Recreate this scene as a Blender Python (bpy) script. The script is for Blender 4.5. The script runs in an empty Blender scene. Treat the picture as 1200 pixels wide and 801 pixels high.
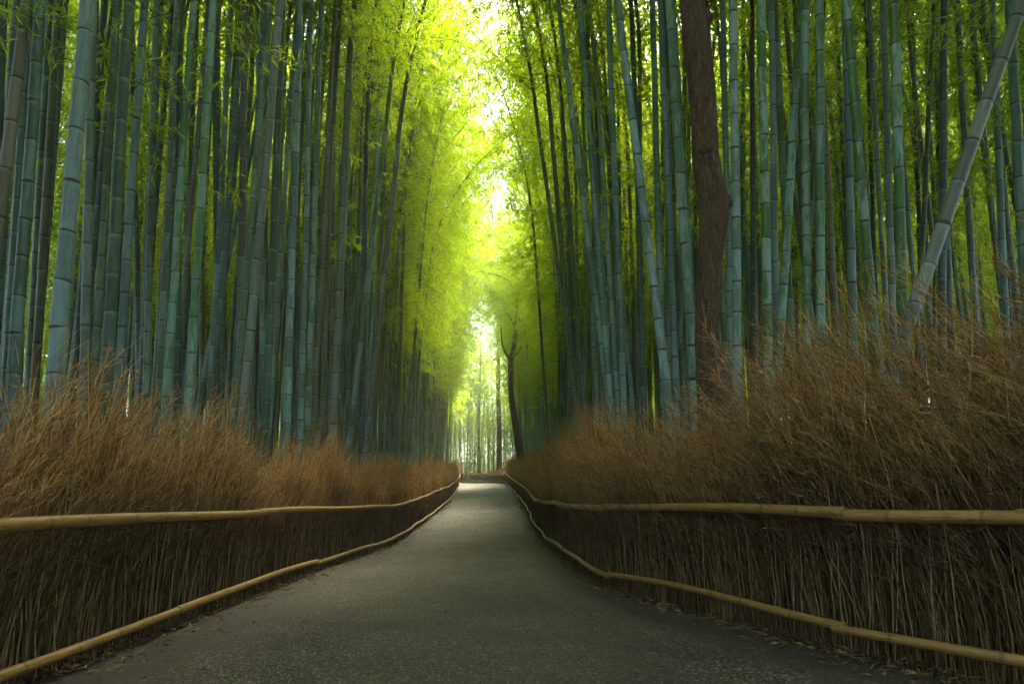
import bpy, math, random
import numpy as np
from mathutils import Vector, Matrix, Quaternion

R = math.radians
rng = np.random.default_rng(7)
random.seed(7)
sc = bpy.context.scene
col = sc.collection

# ------------------------------------------------------------------ camera, sky, sun, exposure
CAM_H, PITCH, FPX = 0.93, R(6.0), 800.0
cam_d = bpy.data.cameras.new('camera')
cam = bpy.data.objects.new('camera', cam_d); col.objects.link(cam)
cam.location = (0, 0, CAM_H)
cam.rotation_euler = (R(90) + PITCH, 0, 0)
cam_d.sensor_width = 36.0
cam_d.lens = 36.0 * FPX / 1200.0
SHIFT_PX = 184.5 - FPX * math.tan(PITCH)
cam_d.shift_y = SHIFT_PX / 1200.0
cam_d.clip_start = 0.05
cam_d.clip_end = 2000
sc.camera = cam

SUN_EL, SUN_AZ = R(54), R(19)          # azimuth from +Y (along the path) towards +X
world = bpy.data.worlds.new('World'); sc.world = world
world.use_nodes = True
wn = world.node_tree
wn.nodes.clear()
w_out = wn.nodes.new('ShaderNodeOutputWorld')
w_bg = wn.nodes.new('ShaderNodeBackground')
w_sky = wn.nodes.new('ShaderNodeTexSky')
w_sky.sky_type = 'NISHITA'
w_sky.sun_disc = False
w_sky.sun_elevation = SUN_EL
w_sky.sun_rotation = SUN_AZ
w_sky.dust_density = 2.0
w_bg.inputs['Strength'].default_value = 0.10
wn.links.new(w_sky.outputs[0], w_bg.inputs[0])
wn.links.new(w_bg.outputs[0], w_out.inputs[0])

sun_d = bpy.data.lights.new('sun', 'SUN')
sun_d.energy = 5.0
sun_d.angle = R(20)
sun_d.color = (1.0, 0.94, 0.70)
sun = bpy.data.objects.new('sun', sun_d); col.objects.link(sun)
sdir = Vector((math.sin(SUN_AZ) * math.cos(SUN_EL), math.cos(SUN_AZ) * math.cos(SUN_EL), math.sin(SUN_EL)))
sun.rotation_euler = sdir.to_track_quat('Z', 'Y').to_euler()
sun.location = (0, 30, 40)

sc.view_settings.view_transform = 'Standard'
sc.view_settings.look = 'None'
sc.view_settings.exposure = 3.05
sc.view_settings.gamma = 1.0
sc.render.engine = 'CYCLES'
sc.cycles.use_denoising = True
sc.cycles.denoising_prefilter = 'NONE'
sc.cycles.max_bounces = 7
sc.cycles.diffuse_bounces = 4
sc.cycles.transmission_bounces = 4
sc.cycles.glossy_bounces = 2
sc.cycles.volume_bounces = 0
sc.cycles.debug_use_spatial_splits = True
sc.cycles.use_adaptive_sampling = True
sc.cycles.adaptive_threshold = 0.035
sc.cycles.sample_clamp_indirect = 6.0

# ------------------------------------------------------------------ helpers
def tag(o, label=None, cat=None, group=None, kind=None):
    if label: o['label'] = label
    if cat: o['category'] = cat
    if group: o['group'] = group
    if kind: o['kind'] = kind
    return o

def empty(name, loc=(0, 0, 0), parent=None):
    o = bpy.data.objects.new(name, None)
    o.empty_display_size = 0.2
    col.objects.link(o)
    o.location = loc
    if parent: o.parent = parent
    return o

def add(name, mesh, parent=None, loc=(0, 0, 0)):
    o = bpy.data.objects.new(name, mesh)
    col.objects.link(o)
    o.location = loc
    if parent: o.parent = parent
    return o

class MB:
    """collects vertex / quad arrays and builds one mesh"""
    def __init__(self):
        self.v, self.f, self.uv, self.m, self.n = [], [], [], [], 0
    def add(self, verts, quads, uv=None, mat=0):
        verts = np.asarray(verts, dtype=np.float64).reshape(-1, 3)
        quads = np.asarray(quads, dtype=np.int64).reshape(-1, 4)
        self.v.append(verts); self.f.append(quads + self.n)
        self.n += len(verts)
        if uv is None: uv = np.zeros((len(quads) * 4, 2))
        self.uv.append(np.asarray(uv).reshape(-1, 2))
        self.m.append(np.full(len(quads), mat, dtype=np.int32))
    def mesh(self, name, mats, smooth=True):
        v = np.concatenate(self.v); f = np.concatenate(self.f); uv = np.concatenate(self.uv); mi = np.concatenate(self.m)
        # quads whose last two indices agree are triangles
        tri = f[:, 3] == f[:, 2]
        me = bpy.data.meshes.new(name)
        tot = np.where(tri, 3, 4).astype(np.int32)
        start = np.concatenate(([0], np.cumsum(tot)[:-1])).astype(np.int32)
        keep = np.ones(f.shape, dtype=bool); keep[tri, 3] = False
        loops = f[keep].astype(np.int32)
        uvl = uv.reshape(-1, 4, 2)[keep]
        me.vertices.add(len(v)); me.vertices.foreach_set('co', v.astype(np.float32).ravel())
        me.loops.add(len(loops)); me.loops.foreach_set('vertex_index', loops)
        me.polygons.add(len(f)); me.polygons.foreach_set('loop_start', start)
        me.polygons.foreach_set('material_index', mi)
        me.polygons.foreach_set('use_smooth', np.full(len(f), smooth, dtype=bool))
        ul = me.uv_layers.new(name='UVMap')
        ul.data.foreach_set('uv', uvl.astype(np.float32).ravel())
        me.update(calc_edges=True); me.validate()
        for m in (mats if isinstance(mats, (list, tuple)) else [mats]): me.materials.append(m)
        return me

def frames(P):
    """tangent and two normals along a polyline"""
    P = np.asarray(P, float)
    T = np.gradient(P, axis=0)
    T /= np.linalg.norm(T, axis=1)[:, None] + 1e-12
    ref = np.array([0, 0, 1.0]) if abs(T[:, 2]).mean() < 0.7 else np.array([1.0, 0, 0])
    A = np.cross(T, ref); A /= np.linalg.norm(A, axis=1)[:, None] + 1e-12
    B = np.cross(A, T)
    return T, A, B

def tube(mb, P, r, n=8, v=None, cap=True, mat=0):
    P = np.asarray(P, float); k = len(P)
    r = np.broadcast_to(np.asarray(r, float), (k,))
    T, A, B = frames(P)
    a = np.arange(n) * 2 * math.pi / n
    ring = P[:, None, :] + r[:, None, None] * (np.cos(a)[None, :, None] * A[:, None, :] + np.sin(a)[None, :, None] * B[:, None, :])
    i, j = np.meshgrid(np.arange(k - 1), np.arange(n), indexing='ij')
    j2 = (j + 1) % n
    q = np.stack([i * n + j, (i + 1) * n + j, (i + 1) * n + j2, i * n + j2], -1).reshape(-1, 4)
    vv = np.linspace(0, 1, k) if v is None else np.asarray(v, float)
    u0 = (j / n); u1 = ((j + 1) / n)
    uv = np.stack([np.stack([u0, vv[i]], -1), np.stack([u0, vv[i + 1]], -1), np.stack([u1, vv[i + 1]], -1), np.stack([u1, vv[i]], -1)], 2).reshape(-1, 2)
    verts = ring.reshape(-1, 3)
    if cap:
        verts = np.concatenate([verts, P[:1], P[-1:]])
        c0, c1 = k * n, k * n + 1
        jj = np.arange(n); jn = (jj + 1) % n
        e0 = np.stack([jj, jn, np.full(n, c0), np.full(n, c0)], -1)
        e1 = np.stack([(k - 1) * n + jn, (k - 1) * n + jj, np.full(n, c1), np.full(n, c1)], -1)
        q = np.concatenate([q, e0, e1])
        uv = np.concatenate([uv, np.full((4 * n, 2), vv[0]), np.full((4 * n, 2), vv[-1])])
    mb.add(verts, q, uv, mat)

def tubes(mb, P, r, n=3, mat=0):
    """many thin tubes at once: P (count, k, 3), r (count, k)"""
    P = np.asarray(P, float); c, k, _ = P.shape
    T = np.gradient(P, axis=1); T /= np.linalg.norm(T, axis=2)[..., None] + 1e-12
    ref = np.where((np.abs(T[..., 2:3]) < 0.9), np.array([0, 0, 1.0]), np.array([1.0, 0, 0]))
    A = np.cross(T, ref); A /= np.linalg.norm(A, axis=2)[..., None] + 1e-12
    B = np.cross(A, T)
    a = np.arange(n) * 2 * math.pi / n
    ring = P[:, :, None, :] + r[:, :, None, None] * (np.cos(a)[None, None, :, None] * A[:, :, None, :] + np.sin(a)[None, None, :, None] * B[:, :, None, :])
    i, j = np.meshgrid(np.arange(k - 1), np.arange(n), indexing='ij')
    j2 = (j + 1) % n
    q = np.stack([i * n + j, (i + 1) * n + j, (i + 1) * n + j2, i * n + j2], -1).reshape(-1, 4)
    Q = (q[None] + (np.arange(c) * k * n)[:, None, None]).reshape(-1, 4)
    vv = np.linspace(0, 1, k)
    uv1 = np.stack([np.stack([j / n, vv[i]], -1), np.stack([j / n, vv[i + 1]], -1), np.stack([(j + 1) / n, vv[i + 1]], -1), np.stack([(j + 1) / n, vv[i]], -1)], 2).reshape(-1, 2)
    mb.add(ring.reshape(-1, 3), Q, np.tile(uv1, (c, 1)), mat)

def leaves(mb, base, d, length, width, nrm, mat=0):
    """diamond leaves: base (n,3), direction d (n,3), side vector from d x nrm"""
    d = d / (np.linalg.norm(d, axis=1)[:, None] + 1e-9)
    s = np.cross(d, nrm); s /= np.linalg.norm(s, axis=1)[:, None] + 1e-9
    up = np.cross(s, d)
    L = length[:, None]; W = width[:, None]
    v0 = base
    v1 = base + d * L * 0.38 + s * W * 0.5 + up * W * 0.12
    v2 = base + d * L - up * L * 0.10
    v3 = base + d * L * 0.38 - s * W * 0.5 + up * W * 0.12
    n = len(base)
    V = np.stack([v0, v1, v2, v3], 1).reshape(-1, 3)
    q = np.arange(n * 4).reshape(-1, 4)
    mb.add(V, q, None, mat)

def unit(v):
    return v / (np.linalg.norm(v, axis=-1, keepdims=True) + 1e-9)

# ------------------------------------------------------------------ materials
def new_mat(name):
    m = bpy.data.materials.new(name); m.use_nodes = True
    nt = m.node_tree; nt.nodes.clear()
    out = nt.nodes.new('ShaderNodeOutputMaterial')
    return m, nt, out
def nd(nt, t, **kw):
    n = nt.nodes.new(t)
    for k, v in kw.items(): setattr(n, k, v)
    return n
def val(nt, op, a, b=None, c=None, clamp=False):
    n = nt.nodes.new('ShaderNodeMath'); n.operation = op; n.use_clamp = clamp
    for i, x in enumerate((a, b, c)):
        if x is None: continue
        if hasattr(x, 'is_output'): nt.links.new(x, n.inputs[i])
        else: n.inputs[i].default_value = x
    return n.outputs[0]
def mixc(nt, f, a, b, blend='MIX'):
    n = nt.nodes.new('ShaderNodeMix'); n.data_type = 'RGBA'; n.blend_type = blend
    for s, x in ((n.inputs['Factor'], f), (n.inputs[6], a), (n.inputs[7], b)):
        if hasattr(x, 'is_output'): nt.links.new(x, s)
        elif isinstance(x, (int, float)): s.default_value = x
        else: s.default_value = (*x, 1.0) if len(x) == 3 else x
    return n.outputs[2]
def noise(nt, vec, scale, detail=3.0, rough=0.55, dist=0.0):
    n = nt.nodes.new('ShaderNodeTexNoise'); n.inputs['Scale'].default_value = scale
    n.inputs['Detail'].default_value = detail; n.inputs['Roughness'].default_value = rough; n.inputs['Distortion'].default_value = dist
    if vec is not None: nt.links.new(vec, n.inputs['Vector'])
    return n.outputs[0]
def mapv(nt, vec, scale):
    n = nt.nodes.new('ShaderNodeMapping'); n.inputs['Scale'].default_value = scale
    nt.links.new(vec, n.inputs['Vector']); return n.outputs[0]
def ramp(nt, f, stops, interp='LINEAR'):
    n = nt.nodes.new('ShaderNodeValToRGB'); cr = n.color_ramp; cr.interpolation = interp
    while len(cr.elements) < len(stops): cr.elements.new(0.5)
    for e, (p, c) in zip(cr.elements, stops):
        e.position = p; e.color = (*c, 1.0) if len(c) == 3 else c
    nt.links.new(f, n.inputs[0]); return n.outputs[0]
def sstep(nt, x, a, b):
    n = nt.nodes.new('ShaderNodeMapRange'); n.interpolation_type = 'SMOOTHSTEP'
    nt.links.new(x, n.inputs[0]); n.inputs[1].default_value = a; n.inputs[2].default_value = b
    return n.outputs[0]
def bump(nt, h, strength, dist):
    n = nt.nodes.new('ShaderNodeBump'); n.inputs['Strength'].default_value = strength; n.inputs['Distance'].default_value = dist
    nt.links.new(h, n.inputs['Height']); return n.outputs[0]
def pbsdf(nt, out, color, rough=0.6, normal=None, spec=0.4):
    b = nt.nodes.new('ShaderNodeBsdfPrincipled')
    for s, x in (('Base Color', color), ('Roughness', rough)):
        if hasattr(x, 'is_output'): nt.links.new(x, b.inputs[s])
        elif isinstance(x, (int, float)): b.inputs[s].default_value = x
        else: b.inputs[s].default_value = (*x, 1)
    b.inputs['Specular IOR Level'].default_value = spec
    if normal is not None: nt.links.new(normal, b.inputs['Normal'])
    nt.links.new(b.outputs[0], out.inputs[0])
    return b

def culm_material(name, far=False):
    m, nt, out = new_mat(name)
    oi = nd(nt, 'ShaderNodeObjectInfo'); tc = nd(nt, 'ShaderNodeTexCoord'); uvn = nd(nt, 'ShaderNodeUVMap')
    sep = nd(nt, 'ShaderNodeSeparateXYZ'); nt.links.new(uvn.outputs[0], sep.inputs[0])
    fr = val(nt, 'FRACT', sep.outputs[1])
    fl = val(nt, 'FLOOR', sep.outputs[1])
    rnd = oi.outputs['Random']
    if far:
        base = ramp(nt, rnd, [(0.0, (.045, .085, .055)), (.35, (.080, .140, .105)), (.6, (.120, .180, .140)), (.8, (.065, .115, .050)), (1.0, (.15, .155, .105))])
        wax_amt = 0.35
    else:
        base = oi.outputs['Color']; wax_amt = oi.outputs['Alpha']
    # offset the texture space for each culm and each internode
    cmb = nd(nt, 'ShaderNodeCombineXYZ')
    nt.links.new(val(nt, 'MULTIPLY', rnd, 91.0), cmb.inputs[0]); nt.links.new(val(nt, 'MULTIPLY', rnd, 57.0), cmb.inputs[1])
    add_ = nd(nt, 'ShaderNodeVectorMath'); add_.operation = 'ADD'
    nt.links.new(tc.outputs['Object'], add_.inputs[0]); nt.links.new(cmb.outputs[0], add_.inputs[1])
    vec = add_.outputs[0]
    streak = noise(nt, mapv(nt, vec, (26, 26, 1.6)), 1.0, 4.0, 0.6)
    c = mixc(nt, 1.0, base, ramp(nt, streak, [(.25, (.62, .62, .62)), (.75, (1.25, 1.22, 1.2))]), 'MULTIPLY')
    # each internode a little different
    wn_ = nd(nt, 'ShaderNodeTexWhiteNoise'); wn_.noise_dimensions = '2D'
    cmb2 = nd(nt, 'ShaderNodeCombineXYZ'); nt.links.new(fl, cmb2.inputs[0]); nt.links.new(val(nt, 'MULTIPLY', rnd, 37.0), cmb2.inputs[1])
    nt.links.new(cmb2.outputs[0], wn_.inputs['Vector'])
    seg = wn_.outputs['Value']
    c = mixc(nt, 1.0, c, ramp(nt, seg, [(0, (.80, .84, .80)), (1, (1.15, 1.12, 1.15))]), 'MULTIPLY')
    # bluish wax bloom in worn patches
    patch = noise(nt, mapv(nt, vec, (11, 11, 3.2)), 1.0, 7.0, 0.72, 0.4)
    patch = val(nt, 'ADD', patch, val(nt, 'MULTIPLY', val(nt, 'SUBTRACT', seg, 0.5), 0.22))
    pm = sstep(nt, patch, .46, .60)
    pm = val(nt, 'MULTIPLY', pm, wax_amt)
    c = mixc(nt, pm, c, (.215, .315, .30))
    # speckle and grime
    sp = noise(nt, vec, 130.0, 2.0, .6)
    c = mixc(nt, val(nt, 'MULTIPLY', sstep(nt, sp, .60, .72), .35), c, (.05, .055, .04))
    # white bloom ring under a node, dark line at it
    low = sstep(nt, fr, .86, .975)
    c = mixc(nt, val(nt, 'MULTIPLY', low, .40), c, (.20, .255, .225))
    dark = val(nt, 'MAXIMUM', sstep(nt, fr, .970, .985), sstep(nt, val(nt, 'SUBTRACT', 1.0, fr), .955, .985))
    c = mixc(nt, val(nt, 'MULTIPLY', dark, .75), c, (.028, .030, .022))
    b = noise(nt, mapv(nt, vec, (90, 90, 8)), 1.0, 3.0)
    pbsdf(nt, out, c, 0.52, bump(nt, b, .35, .003), 0.35)
    return m

def leaf_material(name, dark, light, tdark, tlight, tfac=0.55):
    m, nt, out = new_mat(name)
    geo = nd(nt, 'ShaderNodeNewGeometry'); oi = nd(nt, 'ShaderNodeObjectInfo')
    f = val(nt, 'ADD', val(nt, 'MULTIPLY', geo.outputs['Random Per Island'], .65), val(nt, 'MULTIPLY', oi.outputs['Random'], .35))
    dc = ramp(nt, f, [(.1, dark), (.9, light)])
    tcx = ramp(nt, f, [(.1, tdark), (.9, tlight)])
    d = nd(nt, 'ShaderNodeBsdfDiffuse'); t = nd(nt, 'ShaderNodeBsdfTranslucent')
    nt.links.new(dc, d.inputs[0]); nt.links.new(tcx, t.inputs[0])
    g = nd(nt, 'ShaderNodeBsdfGlossy'); g.inputs['Roughness'].default_value = .45; g.inputs[0].default_value = (.9, 1, .9, 1)
    mx = nd(nt, 'ShaderNodeMixShader'); mx.inputs[0].default_value = tfac
    nt.links.new(d.outputs[0], mx.inputs[1]); nt.links.new(t.outputs[0], mx.inputs[2])
    mx2 = nd(nt, 'ShaderNodeMixShader'); mx2.inputs[0].default_value = .03
    nt.links.new(mx.outputs[0], mx2.inputs[1]); nt.links.new(g.outputs[0], mx2.inputs[2])
    nt.links.new(mx2.outputs[0], out.inputs[0])
    return m

def simple_mat(name, c0, c1, scale=(20, 20, 4), rough=.75, bstr=.4, bdist=.004, spec=.25, island=0.0):
    m, nt, out = new_mat(name)
    tc = nd(nt, 'ShaderNodeTexCoord')
    n1 = noise(nt, mapv(nt, tc.outputs['Object'], scale), 1.0, 5.0, .6)
    f = n1
    if island:
        geo = nd(nt, 'ShaderNodeNewGeometry')
        f = val(nt, 'ADD', val(nt, 'MULTIPLY', n1, 1 - island), val(nt, 'MULTIPLY', geo.outputs['Random Per Island'], island))
    c = ramp(nt, f, [(.25, c0), (.75, c1)])
    pbsdf(nt, out, c, rough, bump(nt, n1, bstr, bdist), spec)
    return m

M = {}
M['culm'] = culm_material('bamboo_culm')
M['culm_far'] = culm_material('bamboo_culm_thicket', far=True)
M['ring_dark'] = simple_mat('node_scar', (.020, .022, .016), (.075, .078, .058), (60, 60, 60), .8)
M['leaf'] = leaf_material('bamboo_leaf', (.028, .085, .006), (.085, .17, .010), (.24, .46, .004), (.62, .70, .006), .64)
M['twig'] = simple_mat('bamboo_twig', (.05, .06, .025), (.12, .12, .06), (30, 30, 30), .8)
M['tree_leaf'] = leaf_material('broad_leaf', (.022, .068, .010), (.070, .14, .014), (.12, .32, .006), (.34, .52, .010), .45)

def pole_material():
    m, nt, out = new_mat('dry_bamboo_pole')
    tc = nd(nt, 'ShaderNodeTexCoord'); uvn = nd(nt, 'ShaderNodeUVMap'); oi = nd(nt, 'ShaderNodeObjectInfo')
    sep = nd(nt, 'ShaderNodeSeparateXYZ'); nt.links.new(uvn.outputs[0], sep.inputs[0])
    fr = val(nt, 'FRACT', sep.outputs[1])
    sc_ = nd(nt, 'ShaderNodeCombineXYZ')
    nt.links.new(val(nt, 'MULTIPLY', sep.outputs[0], 9.0), sc_.inputs[0]); nt.links.new(val(nt, 'MULTIPLY', sep.outputs[1], 1.3), sc_.inputs[1])
    nt.links.new(val(nt, 'MULTIPLY', oi.outputs['Random'], 40.0), sc_.inputs[2])
    st = noise(nt, sc_.outputs[0], 2.2, 5.0, .62)
    c = ramp(nt, st, [(.22, (.085, .040, .010)), (.5, (.245, .128, .032)), (.78, (.38, .220, .066))])
    blot = noise(nt, tc.outputs['Object'], 9.0, 5.0, .65)
    c = mixc(nt, val(nt, 'MULTIPLY', sstep(nt, blot, .55, .72), .55), c, (.075, .055, .028))
    spk = noise(nt, tc.outputs['Object'], 120.0, 2.0, .6)
    c = mixc(nt, val(nt, 'MULTIPLY', sstep(nt, spk, .62, .72), .5), c, (.05, .038, .02))
    dark = val(nt, 'MAXIMUM', sstep(nt, fr, .955, .985), sstep(nt, val(nt, 'SUBTRACT', 1.0, fr), .965, .99))
    c = mixc(nt, val(nt, 'MULTIPLY', dark, .5), c, (.045, .028, .012))
    pbsdf(nt, out, c, .42, bump(nt, st, .3, .004), .45)
    return m
M['pole'] = pole_material()

def brush_material():
    m, nt, out = new_mat('dry_brushwood')
    tc = nd(nt, 'ShaderNodeTexCoord'); geo = nd(nt, 'ShaderNodeNewGeometry'); oi = nd(nt, 'ShaderNodeObjectInfo')
    sep = nd(nt, 'ShaderNodeSeparateXYZ'); nt.links.new(tc.outputs['Object'], sep.inputs[0])
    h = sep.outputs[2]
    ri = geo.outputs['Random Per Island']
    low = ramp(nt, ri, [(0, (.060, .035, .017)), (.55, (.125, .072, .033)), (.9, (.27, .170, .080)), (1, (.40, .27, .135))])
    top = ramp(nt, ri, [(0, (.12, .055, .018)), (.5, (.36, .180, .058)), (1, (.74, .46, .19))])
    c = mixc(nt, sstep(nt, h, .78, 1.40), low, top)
    d = nd(nt, 'ShaderNodeBsdfDiffuse'); t = nd(nt, 'ShaderNodeBsdfTranslucent')
    nt.links.new(c, d.inputs[0]); nt.links.new(c, t.inputs[0])
    mx = nd(nt, 'ShaderNodeMixShader'); mx.inputs[0].default_value = .25
    nt.links.new(d.outputs[0], mx.inputs[1]); nt.links.new(t.outputs[0], mx.inputs[2])
    nt.links.new(mx.outputs[0], out.inputs[0])
    return m
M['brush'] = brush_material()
M['stalk'] = simple_mat('dry_stalk', (.09, .062, .034), (.27, .195, .105), (40, 40, 5), .8, .4, .002)
M['litter'] = simple_mat('fallen_leaves', (.05, .030, .014), (.24, .15, .065), (8, 8, 8), .8, .2, .002, .2, .8)
M['bark'] = None

def bark_material():
    m, nt, out = new_mat('brown_bark')
    tc = nd(nt, 'ShaderNodeTexCoord')
    v = tc.outputs['Object']
    n1 = noise(nt, mapv(nt, v, (24, 24, 6.0)), 1.0, 9.0, .74, .9)
    n2 = noise(nt, mapv(nt, v, (60, 60, 40)), 1.0, 4.0, .6)
    n3 = noise(nt, v, 2.3, 4.0, .6)
    c = ramp(nt, n1, [(.30, (.018, .011, .007)), (.5, (.085, .050, .030)), (.70, (.19, .115, .068))])
    c = mixc(nt, 1.0, c, ramp(nt, n2, [(.3, (.7, .7, .7)), (.7, (1.2, 1.2, 1.2))]), 'MULTIPLY')
    c = mixc(nt, val(nt, 'MULTIPLY', sstep(nt, n3, .54, .66), .5), c, (.055, .062, .022))
    hh = val(nt, 'ADD', n1, val(nt, 'MULTIPLY', n2, .35))
    pbsdf(nt, out, c, .85, bump(nt, hh, 1.0, .035), .2)
    return m
M['bark'] = bark_material()

def path_material():
    m, nt, out = new_mat('worn_asphalt')
    tc = nd(nt, 'ShaderNodeTexCoord'); uvn = nd(nt, 'ShaderNodeUVMap')
    v = tc.outputs['Object']
    sep = nd(nt, 'ShaderNodeSeparateXYZ'); nt.links.new(uvn.outputs[0], sep.inputs[0])
    u = sep.outputs[0]
    g1 = nd(nt, 'ShaderNodeTexVoronoi'); g1.inputs['Scale'].default_value = 100.0; nt.links.new(v, g1.inputs['Vector'])
    stone = g1.outputs['Color']
    sepc = nd(nt, 'ShaderNodeSeparateColor'); nt.links.new(stone, sepc.inputs[0])
    c = ramp(nt, sepc.outputs[0], [(0, (.008, .0065, .005)), (.5, (.031, .0245, .0185)), (.84, (.080, .064, .047)), (1, (.26, .205, .150))])
    big = noise(nt, v, .9, 5.0, .62, .4)
    c = mixc(nt, 1.0, c, ramp(nt, big, [(.34, (.58, .58, .58)), (.66, (1.38, 1.35, 1.28))]), 'MULTIPLY')
    mid = noise(nt, v, 7.0, 4.0, .6)
    c = mixc(nt, 1.0, c, ramp(nt, mid, [(.3, (.82, .82, .82)), (.7, (1.15, 1.15, 1.13))]), 'MULTIPLY')
    # dirt and leaf mould gathered along both edges, paler worn strip in the middle
    e = val(nt, 'ABSOLUTE', val(nt, 'SUBTRACT', u, .5))
    e = val(nt, 'ADD', e, val(nt, 'MULTIPLY', val(nt, 'SUBTRACT', noise(nt, v, 2.6, 5.0, .65), .5), .22))
    c = mixc(nt, val(nt, 'MULTIPLY', sstep(nt, e, .29, .46), .85), c, (.034, .025, .017))
    c = mixc(nt, val(nt, 'MULTIPLY', val(nt, 'SUBTRACT', 1.0, sstep(nt, e, .05, .30)), .22), c, (.088, .073, .054))
    hgt = val(nt, 'ADD', g1.outputs['Distance'], val(nt, 'MULTIPLY', noise(nt, v, 320.0, 2.0), .4))
    pbsdf(nt, out, c, .72, bump(nt, hgt, .8, .006), .35)
    return m
M['path'] = path_material()

def ground_material():
    m, nt, out = new_mat('leaf_mould_ground')
    tc = nd(nt, 'ShaderNodeTexCoord'); v = tc.outputs['Object']
    n1 = noise(nt, v, 1.2, 6.0, .65); n2 = noise(nt, v, 24.0, 5.0, .7)
    c = ramp(nt, n2, [(.3, (.030, .021, .013)), (.55, (.075, .052, .030)), (.75, (.16, .115, .065))])
    c = mixc(nt, sstep(nt, n1, .5, .7), c, (.040, .048, .018))
    pbsdf(nt, out, c, .9, bump(nt, n2, .8, .03), .1)
    return m
M['ground'] = ground_material()

# ------------------------------------------------------------------ the lie of the land
GZ = np.array([[-60, 0], [14, 0], [17, .08], [20, .20], [25, .46], [34, .82], [42, 1.22], [49, 1.65], [58, 2.25], [66, 2.5], [100, 3.0], [400, 3.0]])
def gz(y): return np.interp(y, GZ[:, 0], GZ[:, 1])
def ground_z(x, y):
    ax = np.abs(np.asarray(x, float) + 1.0)
    return gz(y) + 11 * (1 - np.exp(-np.clip(ax - 24, 0, None) / 28)) + 9 * (1 - np.exp(-np.clip(np.asarray(y, float) - 105, 0, None) / 40))
# fence lines: (x, y) of the lower rails, near to far
LF = np.array([[-2.44, 1.4], [-2.44, 3.2], [-2.46, 4.4], [-2.54, 6.8], [-2.58, 9.4], [-2.5, 12], [-2.48, 14], [-2.66, 19], [-2.72, 22], [-2.85, 27], [-3.25, 36], [-3.9, 48], [-4.3, 56], [-4.8, 60], [-6.2, 63], [-9, 64.2]])
RF = np.array([[3.6, 1.7], [2.95, 2.6], [2.5, 3.36], [2.06, 4.15], [1.55, 5.6], [1.02, 7.1], [.90, 9.0], [.84, 11.3], [.74, 15], [.66, 19], [.62, 25], [.52, 33], [.30, 41], [.0, 49], [-.35, 56], [-.60, 60]])
CF = np.array([[-.55, 61.2], [-.75, 63.5], [-1.3, 65.5], [-2.6, 67], [-5, 68], [-9, 68.6], [-14, 68.8]])

def smooth(P, it=2):
    P = np.asarray(P, float)
    for _ in range(it):
        Q = [P[0]]
        for a, b in zip(P[:-1], P[1:]):
            Q += [a * .75 + b * .25, a * .25 + b * .75]
        Q.append(P[-1]); P = np.array(Q)
    return P
class Line:
    def __init__(self, P):
        self.P = smooth(P)
        self.s = np.concatenate(([0], np.cumsum(np.linalg.norm(np.diff(self.P, axis=0), axis=1))))
        self.L = self.s[-1]
    def at(self, s):
        return np.stack([np.interp(s, self.s, self.P[:, 0]), np.interp(s, self.s, self.P[:, 1])], -1)
    def tan(self, s):
        return unit(self.at(np.asarray(s) + .15) - self.at(np.asarray(s) - .15))
LL, RL, CL = Line(LF), Line(RF), Line(CF)
def fence_x(side, y):
    L = LL if side < 0 else RL
    return np.interp(y, L.P[:, 1], L.P[:, 0])

def terrain():
    ys = np.concatenate([np.linspace(-60, 0, 10, endpoint=False), np.linspace(0, 110, 111), np.linspace(118, 260, 12)])
    xs = np.concatenate([np.linspace(-180, -40, 14, endpoint=False), np.linspace(-40, 40, 81), np.linspace(50, 180, 14)])
    X, Y = np.meshgrid(xs, ys)
    Z = ground_z(X, Y) + 0.05 * np.sin(X * 1.7) * np.sin(Y * 1.3) * (np.abs(X + 1) > 5)
    V = np.stack([X, Y, Z - 0.006], -1).reshape(-1, 3)
    ny, nx = X.shape
    i, j = np.meshgrid(np.arange(ny - 1), np.arange(nx - 1), indexing='ij')
    q = np.stack([i * nx + j, i * nx + j + 1, (i + 1) * nx + j + 1, (i + 1) * nx + j], -1)
    mb = MB(); mb.add(V, q); return mb.mesh('ground', M['ground'])
tag(add('ground', terrain()), 'brown leaf mould ground under the bamboo grove', kind='structure')

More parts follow.
